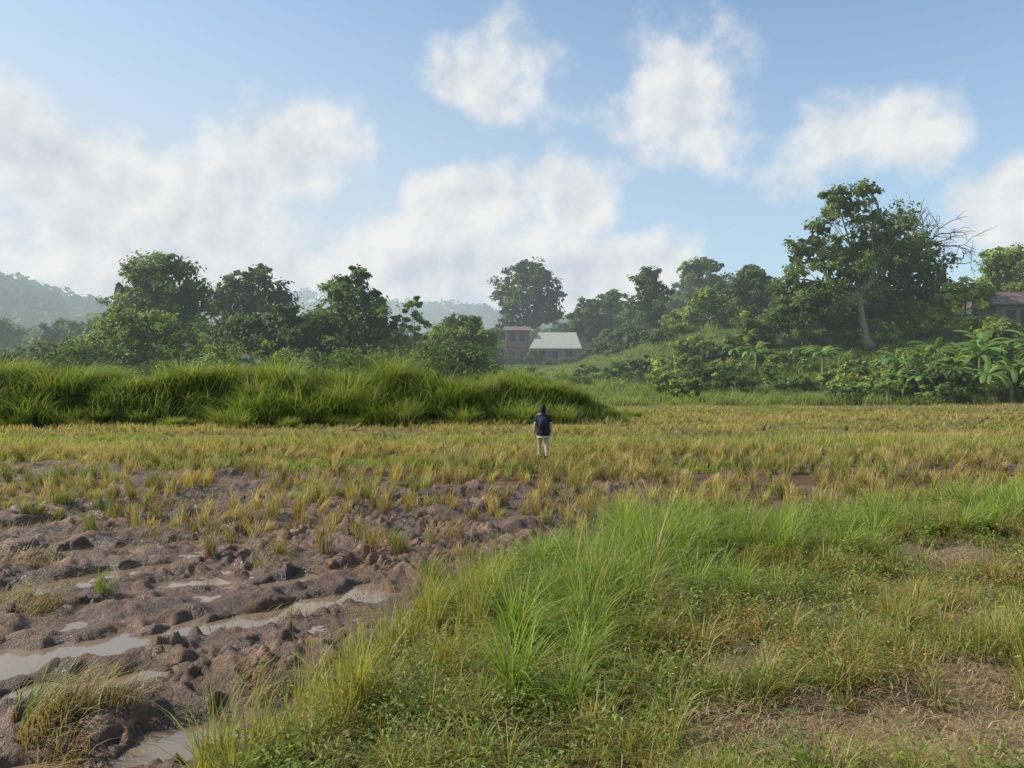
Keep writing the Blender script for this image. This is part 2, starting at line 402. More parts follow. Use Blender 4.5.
for X0,Y0,Z0 in zip(x,y,z):
    hgt=U(.12,.42); ns=rs.randint(2,6); isO=min(math.hypot((X0-a)/r1,(Y0-b_)/r2) for a,b_,r1,r2 in ORG)<1.2
    c=np.array([.54,.28,.10]) if (isO and U(0,1)<.8) else colmix((.13,.185,.036),(.27,.32,.07),np.array([U(0,1)]))[0]
    for s_ in range(ns):
        a=U(0,6.283); m=int(U(9,18)); tt=np.linspace(.15,1,m); ln=U(.2,.8)
        cx=X0+np.cos(a)*hgt*ln*tt**1.5; cy=Y0+np.sin(a)*hgt*ln*tt**1.5; cz=Z0+hgt*tt
        Pq=np.stack([cx,cy,cz],1)+rs.normal(0,.018,(m,3)); Nq=unit(np.stack([rs.normal(0,.7,m),rs.normal(0,.7,m),np.ones(m)],1))
        parts.append(leaf_geo(Pq,Nq,U(.010,.024,m)*(1+.03*Y0)*(.6 if isO else 1),jit(np.tile(c,(m,1)),.25),.38))
mkp('low_weeds',parts,M_grassN)
x1,y1=samp(46000,3.4,14,-.75,.78); b=bank_sd(x1,y1)
nz=fbm(x1*1.3,y1*1.3,2,99); dry=dryness(x1,y1)
k=(b>-.2)&(U(0,1,len(x1))<.16+.95*dry+.3*ss(.5,.7,nz)); x1,y1=x1[k],y1[k]; n=len(x1)
P=P3(x1,y1); P[:,2]+=U(.005,.10,n)
g=jit(colmix((.54,.42,.24),(.32,.21,.12),U(0,1,n)),.25)
mkp('straw_litter',[blade_geo(P,U(.05,.16,n),U(0,6.283,n),np.full(n,1.8),U(.003,.006,n),3,g,g,.5)],M_straw)

# ------------------------------------------------------------ rice stubble in rows
def stubble(name,dx,dy,y0,y1,mb,hlo,hhi,wd):
    gxs,gys=np.meshgrid(np.arange(-38,40,dx),np.arange(y0-3,y1+3,dy))
    gxs=gxs.ravel();gys=gys.ravel(); th=math.radians(7)
    x=gxs*math.cos(th)-(gys-17)*math.sin(th); y=17+gxs*math.sin(th)+(gys-17)*math.cos(th)
    x+=rs.normal(0,.07,len(x)); y+=rs.normal(0,.05,len(x))
    m=mud_mask(x,y); b=bank_sd(x,y); nz=fbm(x*.6,y*.6,3,110); hg=hedge_h(x,y)
    pr=(1-m)*np.interp(y,[8,11,20,23,25,28,31,50],[.98,.98,.95,.85,.50,.45,.7,.55])*(.38+ss(.34,.55,nz)*.9)
    edge=y-(mud_edge(x)-8)
    pr=np.maximum(pr,ss(.36+.16*(1-ss(0,4,edge)),.50+.14*(1-ss(0,4,edge)),fbm(x*.8,y*.8,2,111))*.95*ss(8.5,11.0,y)*(m>.2)*np.clip(.22+ss(-1,3,edge),0,1))
    k=(b<-.05)&(np.abs(x)<y*.8)&(y>y0)&(y<=y1)&(hg<.1)&(y<hedge_yf(x)+1+(x>6)*60)&(U(0,1,len(x))<pr); x,y,nz,m=x[k],y[k],nz[k],m[k]; nt=len(x); print(name,nt)
    bx=np.repeat(x,mb)+rs.normal(0,.050,nt*mb); by=np.repeat(y,mb)+rs.normal(0,.045,nt*mb)
    hh=np.repeat(U(hlo,hhi,nt)*(.65+.7*nz),mb)*U(.45,1.1,nt*mb)
    lt=np.repeat(U(0,1,nt)**1.5,mb); ldir=np.repeat(U(0,6.283,nt),mb)
    ang=np.where(U(0,1,nt*mb)<lt,ldir+rs.normal(0,.4,nt*mb),U(0,6.283,nt*mb))
    z=np.repeat(H(x,y),mb)
    gg=np.repeat(ss(.48,.74,fbm(x*.35+4,y*.9,2,112))+.30*U(0,1,nt)**2,mb)
    g=jit(colmix((.54,.41,.155),(.27,.31,.07),np.clip(gg*.8+U(-.28,.30,nt*mb),0,1)),.25)
    g=g*np.repeat(U(.6,1.2,nt),mb)[:,None]
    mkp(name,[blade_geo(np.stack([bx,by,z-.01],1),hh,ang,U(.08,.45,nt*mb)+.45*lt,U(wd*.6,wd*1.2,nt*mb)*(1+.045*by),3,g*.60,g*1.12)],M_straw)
stubble('rice_stubble',.38,.54,8.5,25,46,.30,.66,.0085)
stubble('rice_stubble',.50,1.05,25,50,22,.24,.44,.011)

def tuft(cx,cy,m,hgt,r,ca,cb,ldir=None,spread=.5,lean=(.3,1.2),w=(.006,.012),S=4):
    a=U(0,6.283,m) if ldir is None else ldir+rs.normal(0,spread,m)
    x=cx+rs.normal(0,r,m); y=cy+rs.normal(0,r,m)
    g=jit(colmix(ca,cb,U(0,1,m)),.2)
    return blade_geo(P3(x,y),hgt*U(.4,1.1,m),a,U(lean[0],lean[1],m),U(w[0],w[1],m),S,g*.75,g)
parts=[]
YG=((.26,.21,.08),(.46,.36,.16)); GR=((.18,.24,.04),(.34,.35,.08))
for (cx,cy,m,hg,r,cc,ld) in [(-3.25,5.5,190,.48,.11,YG,.6),(-2.95,5.55,100,.40,.08,YG,.2),(-3.3,5.2,100,.4,.1,YG,-.8),(-2.1,6.0,90,.32,.1,YG,.1),(-3.45,5.35,60,.5,.06,GR,.9),(-3.0,4.9,90,.35,.1,YG,-.3),(-1.9,5.6,60,.3,.08,YG,1.),
      (-5.2,8.1,130,.45,.14,YG,.4),(-4.75,8.6,60,.5,.05,GR,None),(-6.8,12.0,70,.55,.05,GR,None),(-5.1,8.2,70,.3,.14,YG,3.3),(-5.6,8.4,60,.3,.1,YG,1.3),
      (-3.3,10.5,90,.4,.09,YG,None),(-2.2,11.2,80,.4,.1,YG,None),(-4.4,12.6,110,.35,.22,YG,.2),(-6.5,14,130,.35,.3,YG,.1),(-1.6,10.2,90,.45,.07,GR,None),(-1.0,9.2,80,.4,.07,GR,None),(-.6,9.9,80,.4,.07,YG,None),
      (-8.6,15,100,.35,.25,GR,None),(-1.9,10.9,70,.4,.08,YG,None),(-3.0,12.4,90,.4,.12,YG,None),(-.9,11.4,80,.45,.1,YG,None),(-5.6,11.6,120,.3,.35,YG,.3),(-7.6,12.9,120,.3,.4,YG,.1),(-2.4,8.0,70,.3,.12,YG,.2),(-6.3,9.8,90,.3,.2,YG,.3)]:
    parts.append(tuft(cx,cy,m,hg,r,cc[0],cc[1],ld))
mkp('uprooted_straw',parts,M_straw)
x=U(-14,4,30000);y=U(4,20,30000); k=(mud_mask(x,y)>.4)&(fbm(x*1.1,y*1.1,3,120)+.012*(y-10)>.50); x,y=x[k],y[k]; n=len(x)
g=jit(colmix((.44,.33,.17),(.14,.10,.06),U(0,1,n)),.25); P=P3(x,y); P[:,2]=np.maximum(P[:,2],WL)+.012
mkp('straw_scraps',[blade_geo(P,U(.06,.22,n),U(0,6.283,n),np.full(n,1.7),U(.005,.011,n),3,g,g,.5)],M_straw)

# ------------------------------------------------------------ mid field grass
x,y=samp(210000,19,68,-.78,.80)
b=bank_sd(x,y); m=mud_mask(x,y); hg=hedge_h(x,y)
tl=y-x*.05+(fbm(x*.15,y*.15,2,133)-.5)*2.5
bn=vn(tl*0+x*.03,tl*.45,70); rowg=vn(x*.25,tl*1.1,134); nz=fbm(x*.4,y*.6,3,131)
gb=np.exp(-((y-26.0)/2.0)**2)
k=(b<-.1)&(m<.5)&(hg<.1)&(y<hedge_yf(x)+1.5+ (x>6)*60)&(U(0,1,len(x))<(.08+.95*ss(.38,.60,nz))*(.10+ss(.25,.55,rowg))+.30*gb); x,y,bn,nz,gb=x[k],y[k],bn[k],nz[k],gb[k]; n=len(x)
yel=np.clip(ss(.38,.62,bn)*.9+U(-.2,.4,n)+ss(40,55,y)*.2*(x>5)-gb*.6,0,1)
g=jit(colmix((.25,.33,.06),(.50,.40,.15),yel),.22)
h=U(.06,.22,n)*(.5+1.1*nz)*(1+.7*ss(.5,.7,bn))*(1+.4*gb)
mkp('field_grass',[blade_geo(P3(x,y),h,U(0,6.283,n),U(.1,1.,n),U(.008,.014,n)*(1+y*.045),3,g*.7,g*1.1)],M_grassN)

# ------------------------------------------------------------ tall grass
def tallgrass(name,x,y,mb,hgt,lean,w,ca,cb,S=5,r=.15,mat=None,outw=0,rr=None):
    nt=len(x); z=H(x,y); N=nt*mb
    R=lambda a:np.repeat(a,mb)
    tint=U(0,1,nt)
    g=colmix(ca,cb,np.clip(R(tint)*.6+U(0,.4,N),0,1)); g=g*R(U(.7,1.3,nt))[:,None]
    g=np.where((U(0,1,N)<.09)[:,None],np.array([.44,.36,.18]),g)
    ox=rs.normal(0,1,N);oy=rs.normal(0,1,N); sc_=r if rr is None else R(rr)
    B=np.stack([R(x)+ox*sc_,R(y)+oy*sc_,R(z)-.05],1)
    h=R(hgt)*U(.45,1.12,N)
    lt=R(U(0,.5,nt)); ld=R(U(0,6.283,nt))
    ang=np.where(U(0,1,N)<lt,ld+rs.normal(0,.4,N),U(0,6.283,N))
    if outw: ang=np.arctan2(oy,ox)+rs.normal(0,outw,N)
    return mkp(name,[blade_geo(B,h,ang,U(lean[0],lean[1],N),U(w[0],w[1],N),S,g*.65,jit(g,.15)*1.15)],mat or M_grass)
PX=[-60,-14,-11,-3,1,4,6.2]; PV=[1.05,.95,.98,.95,.82,.62,.40]
x=U(-42,6.3,1500); d=U(.2,6.5,1500); y=hedge_yf(x)+d
nz=fbm(x*.35,y*.35,2,140)
hg=(.6+1.6*nz)*np.interp(x,PX,PV)
CA=(.14,.20,.042); CB=(.29,.345,.09)
tallgrass('tall_grass_thicket',x,y,40,hg,(.25,1.2),(.025,.05),CA,CB,r=.25)
x=U(-42,6.8,165); d=U(-.9,4.5,165); y=hedge_yf(x)+d
hg=(.9+2.0*U(0,1,165)**1.6)*np.interp(x,PX,PV)*np.where(d<0,.75,1)
tallgrass('tall_grass_thicket',x,y,420,hg,(.35,1.35),(.020,.038),CA,CB,S=6,outw=.7,rr=np.clip(hg*.22,.2,.6))
x=U(8,85,4600); y=U(57,135,4600)
k=(np.abs(x)<y*.8)&(U(0,1,len(x))<1.2-y/130); x,y=x[k],y[k]
nz=fbm(x*.12,y*.12,2,141)
tallgrass('slope_grass',x,y,34,.5+1.6*nz,(.3,1.2),(.035,.075),(.155,.22,.04),(.31,.37,.085),S=4,r=.4)
x=U(-4,20,1300); y=66+U(0,60,1300)
tallgrass('terrace_grass',x,y,30,U(.35,1.0,1300),(.3,1.1),(.04,.08),(.16,.23,.04),(.31,.36,.09),S=4,r=.45)

# ------------------------------------------------------------ trees
def crown(lobes,leaf,base,col,dens=1.,per=60,core=1.0):
    parts=[];clu=[]
    for (dx,dy,z,rx,ry,rz) in lobes:
        area=(rx*ry*rz)**(2/3); g_=(rx*ry*rz)**(1/3)
        nc=max(8,int(dens*9.0*area/(leaf*leaf)/per*1.1))
        v=unit(rs.normal(size=(nc,3))); r=U(.45,1,nc)**.5
        c=np.array([dx,dy,z])+v*r[:,None]*np.array([rx,ry,rz])*U(.85,1.2,(nc,1))
        cr=g_*.18*U(.55,1.4,nc)
        clu.append((np.array([dx,dy,z]),c))
        N=nc*per; R=lambda a:np.repeat(a,per,axis=0)
        off=np.clip(rs.normal(size=(N,3)),-2.2,2.2)*R(cr)[:,None]*np.array([1,1,.6])
        P=R(c)+off
        nr=unit(R(v)*.6+unit(off)*.5+rs.normal(size=(N,3))*.5+np.array([0,0,.45]))
        g=np.array(col)*R(U(.6,1.5,nc))[:,None]*U(.75,1.25,(N,1))
        g=g*(1+U(-.12,.25,(N,1))*np.array([1.,.3,-.3]))
        parts.append(leaf_geo(P+np.array(base),nr,leaf*U(.55,1.15,N),g,.55))
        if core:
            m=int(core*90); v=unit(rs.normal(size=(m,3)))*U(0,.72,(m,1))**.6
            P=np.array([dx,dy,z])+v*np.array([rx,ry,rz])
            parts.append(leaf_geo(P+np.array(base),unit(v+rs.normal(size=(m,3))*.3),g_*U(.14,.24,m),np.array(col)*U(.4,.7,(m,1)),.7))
    return parts,clu
def curve(a,b,bend,n=6):
    a=np.array(a,float);b=np.array(b,float); t=np.linspace(0,1,n)[:,None]
    mid=rs.normal(size=3)*bend*np.linalg.norm(b-a)
    return a+(b-a)*t+mid*np.sin(t*math.pi)
def tree(name,x,y,lobes,col,leaf=.3,tr=.3,dens=1.,tcol=(.13,.10,.075),mat=None,fork=.45,per=60,core=1.):
    z=float(H(np.array([x]),np.array([y]))[0])-.1; base=(x,y,z)
    e=empty(name,base)
    parts,clu=crown(lobes,leaf,(0,0,0),col,dens,per,core)
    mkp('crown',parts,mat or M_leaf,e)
    cz=np.mean([l[2] for l in lobes]); cx=np.mean([l[0] for l in lobes])
    fk=np.array([cx*.4,0,cz*fork]); tb=[]
    pts=curve((0,0,0),fk,.04,6); tb.append(tube_geo(pts,np.linspace(tr*1.25,tr*.8,6)*np.array([1.25,1,1,1,1,1]),9,tcol))
    for c,cl in clu:
        pts=curve(fk,c,.10,7); tb.append(tube_geo(pts,np.linspace(tr*.55,tr*.12,7),7,tcol))
        for j in rs.choice(len(cl),min(7,len(cl)),replace=False):
            s=pts[rs.randint(3,7)]
            tb.append(tube_geo(curve(s,cl[j],.12,5),np.linspace(tr*.15,tr*.03,5),5,tcol))
    mkp('trunk',tb,M_bark,e,True)
    return e
def lob(w,zb,zt,n,seed):
    r=np.random.RandomState(seed); L=[]
    n=n+3
    for i in range(n):
        f=(i+.5)/n; z=zb+(zt-zb)*f
        wid=w*.5*math.sin(math.pi*min(1,(.28+.60*f)))
        rr=w*r.uniform(.18,.29)*(1-.3*f)
        rr=min(rr,(zt-zb)*.35)
        a=r.uniform(0,6.28)+i*2.4; q=max(0,wid-rr*.8)*r.uniform(.5,1.15)
        z=min(z,zt-rr*.75)
        L.append((math.cos(a)*q,math.sin(a)*q,z,rr*r.uniform(.9,1.3),rr,rr*r.uniform(.75,1.05)))
    return L
DK=(.086,.130,.034); MD=(.125,.182,.044); LT=(.19,.255,.058); YL=(.26,.32,.068)
tree('broadleaf_tree',-35.2,75,[(0,0,11.2,3.6,3.4,2.5),(-2.8,.5,9.6,2.8,2.7,2.5),(2.8,0,9.6,2.9,2.8,2.5),(-.3,-1,7.8,4.6,3.6,2.8),(1.2,-.6,12.7,2.1,2,1.5),(-2.4,0,12.0,1.7,1.7,1.3),(3.9,.4,6.8,2.4,2.2,2.4),(-4.4,.2,6.8,2,2.2,2.3)],MD,.27,.35)
tree('broadleaf_tree',-30.0,85,[(0,0,11.2,3.3,3,2.4),(-2.6,0,9.6,2.5,2.4,2.5),(2.7,.2,9.9,2.7,2.4,2.4),(.3,-1,7.2,4.4,3.2,2.8),(3.1,0,7.0,2.6,2.3,2.6),(1.4,0,12.2,1.7,1.5,1.2)],DK,.30,.32)
tree('willow_tree',-31.8,64,[(0,0,5.6,2.8,2.6,2.5),(-3.2,0,4.7,2.5,2.2,2.4),(3.1,.2,4.7,2.5,2.2,2.4),(-1.4,-.5,7.1,1.6,1.5,1.4),(1.7,-.5,6.6,1.7,1.5,1.3),(0,-.6,3.2,5,2.4,2)],LT,.2,.22)
tree('broadleaf_tree',-22.5,70,[(0,0,5.6,3.2,2.8,2.6),(-3.6,0,5.2,3,2.6,2.4),(3.6,.2,5.6,2.9,2.6,2.4),(-5.8,0,4.4,2.4,2.2,2.2),(5.8,.3,4.6,2.2,2.2,2.2),(1.5,-.4,6.9,1.7,1.6,1.3),(-2,-.4,6.7,1.6,1.6,1.2)],DK,.25,.25)
tree('broadleaf_tree',-15.9,72,[(0,0,7.8,3.2,3,2.8),(-2.5,0,6.4,2.4,2.4,2.5),(2.6,.2,6.4,2.5,2.4,2.5),(.6,0,10,1.9,1.8,1.7),(-1.3,0,9.9,1.3,1.2,1.2),(2.3,0,9.2,1.3,1.2,1.1),(1.1,0,11.6,.9,.9,1.0),(0,-.8,4.4,3.8,2.8,2.4)],MD,.25,.3)
tree('slender_tree',-9.7,72,[(0,0,8.3,.9,.8,.8),(-.9,0,7.1,.8,.7,.7),(.8,0,6.9,.9,.7,.7),(-.3,0,5.8,1.1,.9,.7),(1.0,0,5.4,.8,.7,.6),(-1.1,0,5.2,.8,.7,.6),(.5,0,9.0,.5,.5,.5),(0,0,4.2,1.2,1,.8)],LT,.2,.11,.6,(.2,.17,.13),core=0)
tree('feathery_tree',-5.6,84,[(0,0,5.6,2.4,2.2,2),(-2.5,0,4.7,2.1,2,1.9),(2.4,0,4.6,2.2,2,1.9),(-.9,0,7,1.3,1.2,1.1),(1.3,0,6.6,1.2,1.2,1.1),(0,0,3.2,4,2.6,1.9)],LT,.25,.18)
tree('tall_shade_tree',3.4,156,[(0,0,17.2,5.0,4.6,3.6),(-4.2,0,15.2,3.9,3.9,3.4),(4.3,.2,15.0,3.8,3.6,3.4),(0,-.8,12.6,5.8,4.6,3.2),(-1.3,0,19.4,2.9,2.6,2.0),(2.3,0,19.0,2.6,2.4,2),(-4.0,0,11.6,3.2,3.1,2.6),(4.6,0,11.0,3.3,3.1,2.8),(1.6,0,9.4,4.2,3.1,2.6),(-3.4,0,8,3,3,2.6)],DK,.46,.5,1.,fork=.5)
tree('broadleaf_tree',-3.5,128,lob(7,1,7.0,5,61),MD,.36,.2)
tree('broadleaf_tree',15.5,150,lob(9,2,11,7,5),DK,.42,.3)
tree('broadleaf_tree',20.5,152,lob(9.5,2,10.2,7,6),MD,.42,.3)
tree('columnar_tree',24,130,[(0,0,10.8,2.0,2,1.7),(-.6,0,8.8,2.8,2.6,2.2),(1.3,0,7.6,2.8,2.6,2.3),(-1,0,5.4,3.3,3,2.5),(1,0,3.4,3.2,2.8,2.4)],DK,.38,.3)
tree('broadleaf_tree',51,205,lob(20,3,16,9,8),MD,.6,.5)
tree('broadleaf_tree',41.5,160,lob(13,3,15.5,8,9),MD,.46,.4)
tree('broadleaf_tree',49,150,lob(10,2,12,7,39),DK,.46,.4)
tree('broadleaf_tree',35.2,112,lob(10,1,8.2,7,10),DK,.36,.28)
tree('broadleaf_tree',27.5,104,lob(9,1,5.2,6,11),LT,.34,.2)
tree('broadleaf_tree',-64,110,lob(15,1,8.0,7,12),MD,.36,.3)
tree('broadleaf_tree',-80,118,lob(16,1,8.5,7,13),MD,.38,.3)
tree('broadleaf_tree',-51,100,lob(15,1,9.0,7,14),DK,.36,.3)
tree('broadleaf_tree',-20,100,lob(13,1,8.2,7,15),DK,.34,.3)
tree('broadleaf_tree',-9.5,112,lob(13,1,7.6,7,16),MD,.36,.3)
tree('large_spreading_tree',38.9,81,[(-2.2,0,15.4,2.7,2.6,2.1),(-4.0,0,16.7,1.4,1.5,1.0),(-.3,0,17.2,1.5,1.4,.9),(-6.9,0,10.2,2.3,2.4,2.3),(-5.4,-.5,12.8,2.1,2.2,1.6),(-3.6,-1,8.0,3.7,3.4,2.7),
   (1.4,-.4,13,3.1,3.2,2.4),(-8.4,0,7.4,2.1,2.2,2.3),(-6.2,-.6,4.6,3.4,2.8,2.6),(3.0,0,9.4,2.8,2.8,2.3),(-1.5,.6,10.8,3.3,3,2.3),(-2.6,2.4,4.6,2.8,1.8,2.2),(-9.2,.3,4.4,2.3,2,2.4),(2.8,2.2,5.2,2.8,2,2.4)],(.115,.160,.040),.25,.36,.9,(.26,.21,.16),fork=.55,core=.8)
tree('broadleaf_tree',45.0,86,[(0,0,9.4,3.1,3,2.6),(-3,0,7.4,3.1,2.8,2.8),(2.9,0,7.2,2.9,2.6,2.5),(0,-.8,4.4,4.8,3.2,3.0),(4.3,0,4.2,2.5,2.2,2.6),(-3.5,0,10.4,1.9,1.8,1.6),(-4,0,3.6,3,2.5,2.6)],DK,.28,.34)
tree('broadleaf_tree',48.6,80,lob(7.6,1,6.4,7,20),YL,.25,.2)
tree('broadleaf_tree',66,97,lob(12,2,10.5,8,21),LT,.30,.25)
tree('broadleaf_tree',46.5,71,lob(8,.3,4.2,7,22),LT,.24,.2)
tree('broadleaf_tree',53,71,lob(8,.3,3.6,7,23),YL,.24,.2)

def bare(name,x,y,h,seed):
    r=np.random.RandomState(seed)
    z=float(H(np.array([x]),np.array([y]))[0]); e=empty(name,(x,y,z)); tb=[]
    def rec(p,d,L,rad,lv):
        n=5; pts=[p]; dd=d.copy()
        for i in range(n):
            dd=dd+r.normal(size=3)*.16+np.array([.03,0,.02 if lv<3 else -.02]); dd/=np.linalg.norm(dd)
            pts.append(pts[-1]+dd*L/n)
        tb.append(tube_geo(pts,np.linspace(rad,rad*.6,n+1),6 if lv<3 else 4,(.17,.135,.105)))
        if lv>=5: return
        for k in range(3):
            i=r.randint(2,n+1) if k else n
            q=dd+r.normal(size=3)*.62; q/=np.linalg.norm(q)
            rec(pts[i],q,L*r.uniform(.55,.8),rad*.58,lv+1)
    rec(np.zeros(3),np.array([.06,0,1.]),h*.5,.34,0)
    for sd in (np.array([.75,-.1,.55]),np.array([.35,.3,.8]),np.array([.95,0,.38]),np.array([.6,-.2,.7])):
        rec(np.array([.6,0,h*.52]),sd/np.linalg.norm(sd),h*.27,.18,2)
    mkp('branches',tb,M_bark,e,True)
bare('bare_tree',44.8,86.5,14.4,4)

# ------------------------------------------------------------ shrubs
def shrubs(name,items,leaf,mat=None):
    parts=[]
    for (x,y,w,h,col) in items:
        z=float(H(np.array([x]),np.array([y]))[0])
        L=[(U(-.3,.3)*w,U(-.3,.3)*w*.6,h*U(.28,.62),w*U(.22,.38),w*U(.22,.38),h*U(.26,.40)) for _ in range(4)]
        p_,_=crown(L,leaf*(y/75)**.7,(x,y,z),np.array(col)*U(.85,1.2),.75,per=40,core=.4); parts+=p_
    return mkp(name,parts,mat or M_leaf)
cols=[DK,MD,LT,MD,DK]; colr=[MD,LT,YL,LT,DK]
it=[]
for i in range(48):
    it.append((U(-54,-4),U(54,68),U(4,6.5),U(3.6,5.8),cols[rs.randint(5)]))
shrubs('shrub_thicket',it,.22)
it=[]
for i in range(34): it.append((U(-8,30),U(74,100),U(3,5),U(1.4,3.2),cols[rs.randint(5)]))
for i in range(34): it.append((U(-16,40),U(104,143),U(4,7),U(2,4),cols[rs.randint(5)]))
it=[q for q in it if not (-.03<q[0]/q[1]<.095 and q[3]>np.interp(q[1],[74,104,143],[2.6,1.8,1.3]))]
it+=[(3.8,139,3.4,3.0,DK),(7,140,4,1.2,MD),(11,139,4,1.5,DK),(16.5,141,4,3,MD),(-3.5,143,4,2.6,MD),(0,139,3.5,1.9,MD)]
shrubs('shrub_thicket',it,.24)
it=[]
for i in range(46):
    yy=U(58.5,70); xx=U(.44,.75)*yy
    it.append((xx,yy,U(3,5.5),U(2.0,3.8)*np.interp(xx/yy,[.44,.55],[.55,1]),colr[rs.randint(5)]))
for i in range(52):
    yy=U(62,92); xx=U(.20,.55)*yy
    it.append((xx,yy,U(1.8,4.2),U(.9,2.8),colr[rs.randint(5)]))
for i in range(9): it.append((U(28,46),U(84,90),U(4,6),U(3.5,6),cols[rs.randint(5)]))
shrubs('slope_shrubs',it,.21)

# ------------------------------------------------------------ banana plants
M_ban=leafmat('banana_leaf',.38,.45,spec=.25)
def banana(x,y,h,s):
    r=np.random.RandomState(s); z=float(H(np.array([x]),np.array([y]))[0]); e=empty('banana_plant',(x,y,z))
    tb=[tube_geo([(0,0,-.1),(.02,0,h*.2),(.04,.02,h*.4),(.03,.02,h*.58)],[.15,.14,.11,.07],8,(.16,.17,.07))]
    V=[];Q=[];C=[]
    for k in range(13):
        a=k*2.4+r.uniform(-.3,.3); L=h*r.uniform(.42,.62); up=r.uniform(.35,1.5); w=h*.065*r.uniform(.8,1.2); n=9
        p=np.array([.03,.02,h*.55]); el=up
        d0=np.array([math.cos(a),math.sin(a),0]); sd=np.array([-math.sin(a),math.cos(a),0]); c=np.array([.15,.23,.05])*r.uniform(.7,1.25)
        if r.rand()<.07: c=np.array([.26,.23,.08])
        for j in range(n):
            t=j/(n-1); ww=w*min(1,max(.08,(t-.12)*6))*(1 if t<.6 else math.sqrt(max(0,1-((t-.6)/.42)**2)))
            rag=r.uniform(.65,1.15)
            V+=[p+sd*ww*rag-np.array([0,0,1])*ww*.35,p,p-sd*ww*rag-np.array([0,0,1])*ww*.35]; C+=[c,c*1.2,c]
            if j<n-1:
                b0=len(V)-3; Q+=[[b0,b0+1,b0+4,b0+3],[b0+1,b0+2,b0+5,b0+4]]
            p=p+(d0*math.cos(el)+np.array([0,0,math.sin(el)]))*L/(n-1); el-=r.uniform(.16,.30)
    Q=np.array(Q)
    mk('leaves',np.array(V),Q.ravel(),np.arange(len(Q))*4,M_ban,np.array(C),False,e)
    mkp('stem',tb,M_bark,e,True)
bl=[(-6.8,68,4.6),(-4.6,70,4.4),(-8.4,67,4.2),(-2.6,72,4.0),(26.5,84,3.8),(28.2,86,3.4),(24.4,82,3.0),(29.5,58.5,2.4),(33,60,3.4),(35,59,3.5),(37,58.0,3.8),(38.8,57.9,4.2),(40.6,57.6,4.2),(36,61,4.4),(42.2,58.5,4.6),(31.5,61,3.2),(39.5,63,5.2),(44,63,5.6),(42.5,57,4.0),(34,62,4.2),(27.8,60,2.2),(41,65,5.6),(37.5,66,5.2),(33.5,65,4.6),(30,72,4.4),(25.5,78,3.6)]
for i,(x,y,h) in enumerate(bl): banana(x,y,h,100+i)

# ------------------------------------------------------------ distant forest on the hills
N0=5600
y=170*np.exp(U(0,1,N0)*math.log(900/170)); x=y*U(-.85,.85,N0)
k=(H(x,y,False)>9.0)|(U(0,1,N0)<.35); x,y=x[k],y[k]
nc=len(x); per=42; z=H(x,y,False); R=lambda a:np.repeat(a,per,axis=0)
cr=U(2.4,6.2,nc)*(1+y/900)
v=unit(rs.normal(size=(nc*per,3))); v[:,2]=np.abs(v[:,2])
Pp=np.stack([R(x),R(y),R(z)+R(cr)*.3],1)+v*R(cr)[:,None]*np.array([1,1,.95])*U(.6,1.05,(nc*per,1))
col=np.array([.085,.125,.034])*R(U(.45,1.7,nc))[:,None]*U(.75,1.25,(nc*per,1))
mkp('distant_forest',[leaf_geo(Pp,unit(v+rs.normal(size=v.shape)*.45),R(cr)*U(.16,.30,nc*per),col,.7)],M_far)

# ------------------------------------------------------------ buildings
def boxes(name,bl,mat,parent):
    V=[];Q=[]
    for (x0,x1,y0,y1,z0,z1) in bl:
        b=len(V); V+=[(x0,y0,z0),(x1,y0,z0),(x1,y1,z0),(x0,y1,z0),(x0,y0,z1),(x1,y0,z1),(x1,y1,z1),(x0,y1,z1)]
        Q+=[[b,b+3,b+2,b+1],[b+4,b+5,b+6,b+7],[b,b+1,b+5,b+4],[b+1,b+2,b+6,b+5],[b+2,b+3,b+7,b+6],[b+3,b,b+4,b+7]]
    Q=np.array(Q); return mk(name,np.array(V,float),Q.ravel(),np.arange(len(Q))*4,mat,parent=parent)
def polys(name,V,F,mat,parent):
    L=[i for f in F for i in f]; S=np.cumsum([0]+[len(f) for f in F[:-1]])
    return mk(name,np.array(V,float),np.array(L),S,mat,parent=parent)
M_white=simplemat('white_wall',(.30,.26,.21),.8,1.5,.12); M_roof=simplemat('grey_roof',(.42,.42,.35),.8,2,.1,spec=.1)
M_dark=simplemat('window_dark',(.03,.035,.04),.25,2,.1); M_conc=simplemat('concrete',(.22,.18,.15),.9,2,.2); M_tile=simplemat('brown_tile_roof',(.22,.14,.11),.85,3,.25)
M_brick,T,out=newmat('brick')
tc=T.new('ShaderNodeTexCoord'); bt=T.new('ShaderNodeTexBrick')
bt.inputs['Color1'].default_value=(.26,.11,.075,1); bt.inputs['Color2'].default_value=(.19,.085,.06,1); bt.inputs['Mortar'].default_value=(.22,.17,.14,1)
bt.inputs['Scale'].default_value=3; mp=T.new('ShaderNodeMapping'); mp.inputs['Rotation'].default_value=(math.pi/2,0,0); T.l.new(tc.outputs['Object'],mp.inputs[0]); T.l.new(mp.outputs[0],bt.inputs[0])
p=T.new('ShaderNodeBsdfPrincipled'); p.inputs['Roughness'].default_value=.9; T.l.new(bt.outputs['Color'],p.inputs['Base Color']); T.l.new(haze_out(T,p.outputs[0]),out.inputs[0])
gz=lambda x,y: float(H(np.array([x]),np.array([y]))[0])
e=empty('white_house',(8.3,146,gz(8.3,146)-.1)); w=4.3; e.scale=(1.0,1.0,1.06)
boxes('walls',[(-w,w,-3,3,0,3.1)],M_white,e)
boxes('windows',[(-3.2,-2.0,-3.06,-2.99,1.2,2.4),(2.0,3.2,-3.06,-2.99,1.2,2.4),(-.55,.55,-3.06,-2.99,.1,2.3),(-1.6,-.9,-3.06,-2.99,1.3,2.3)],M_dark,e)
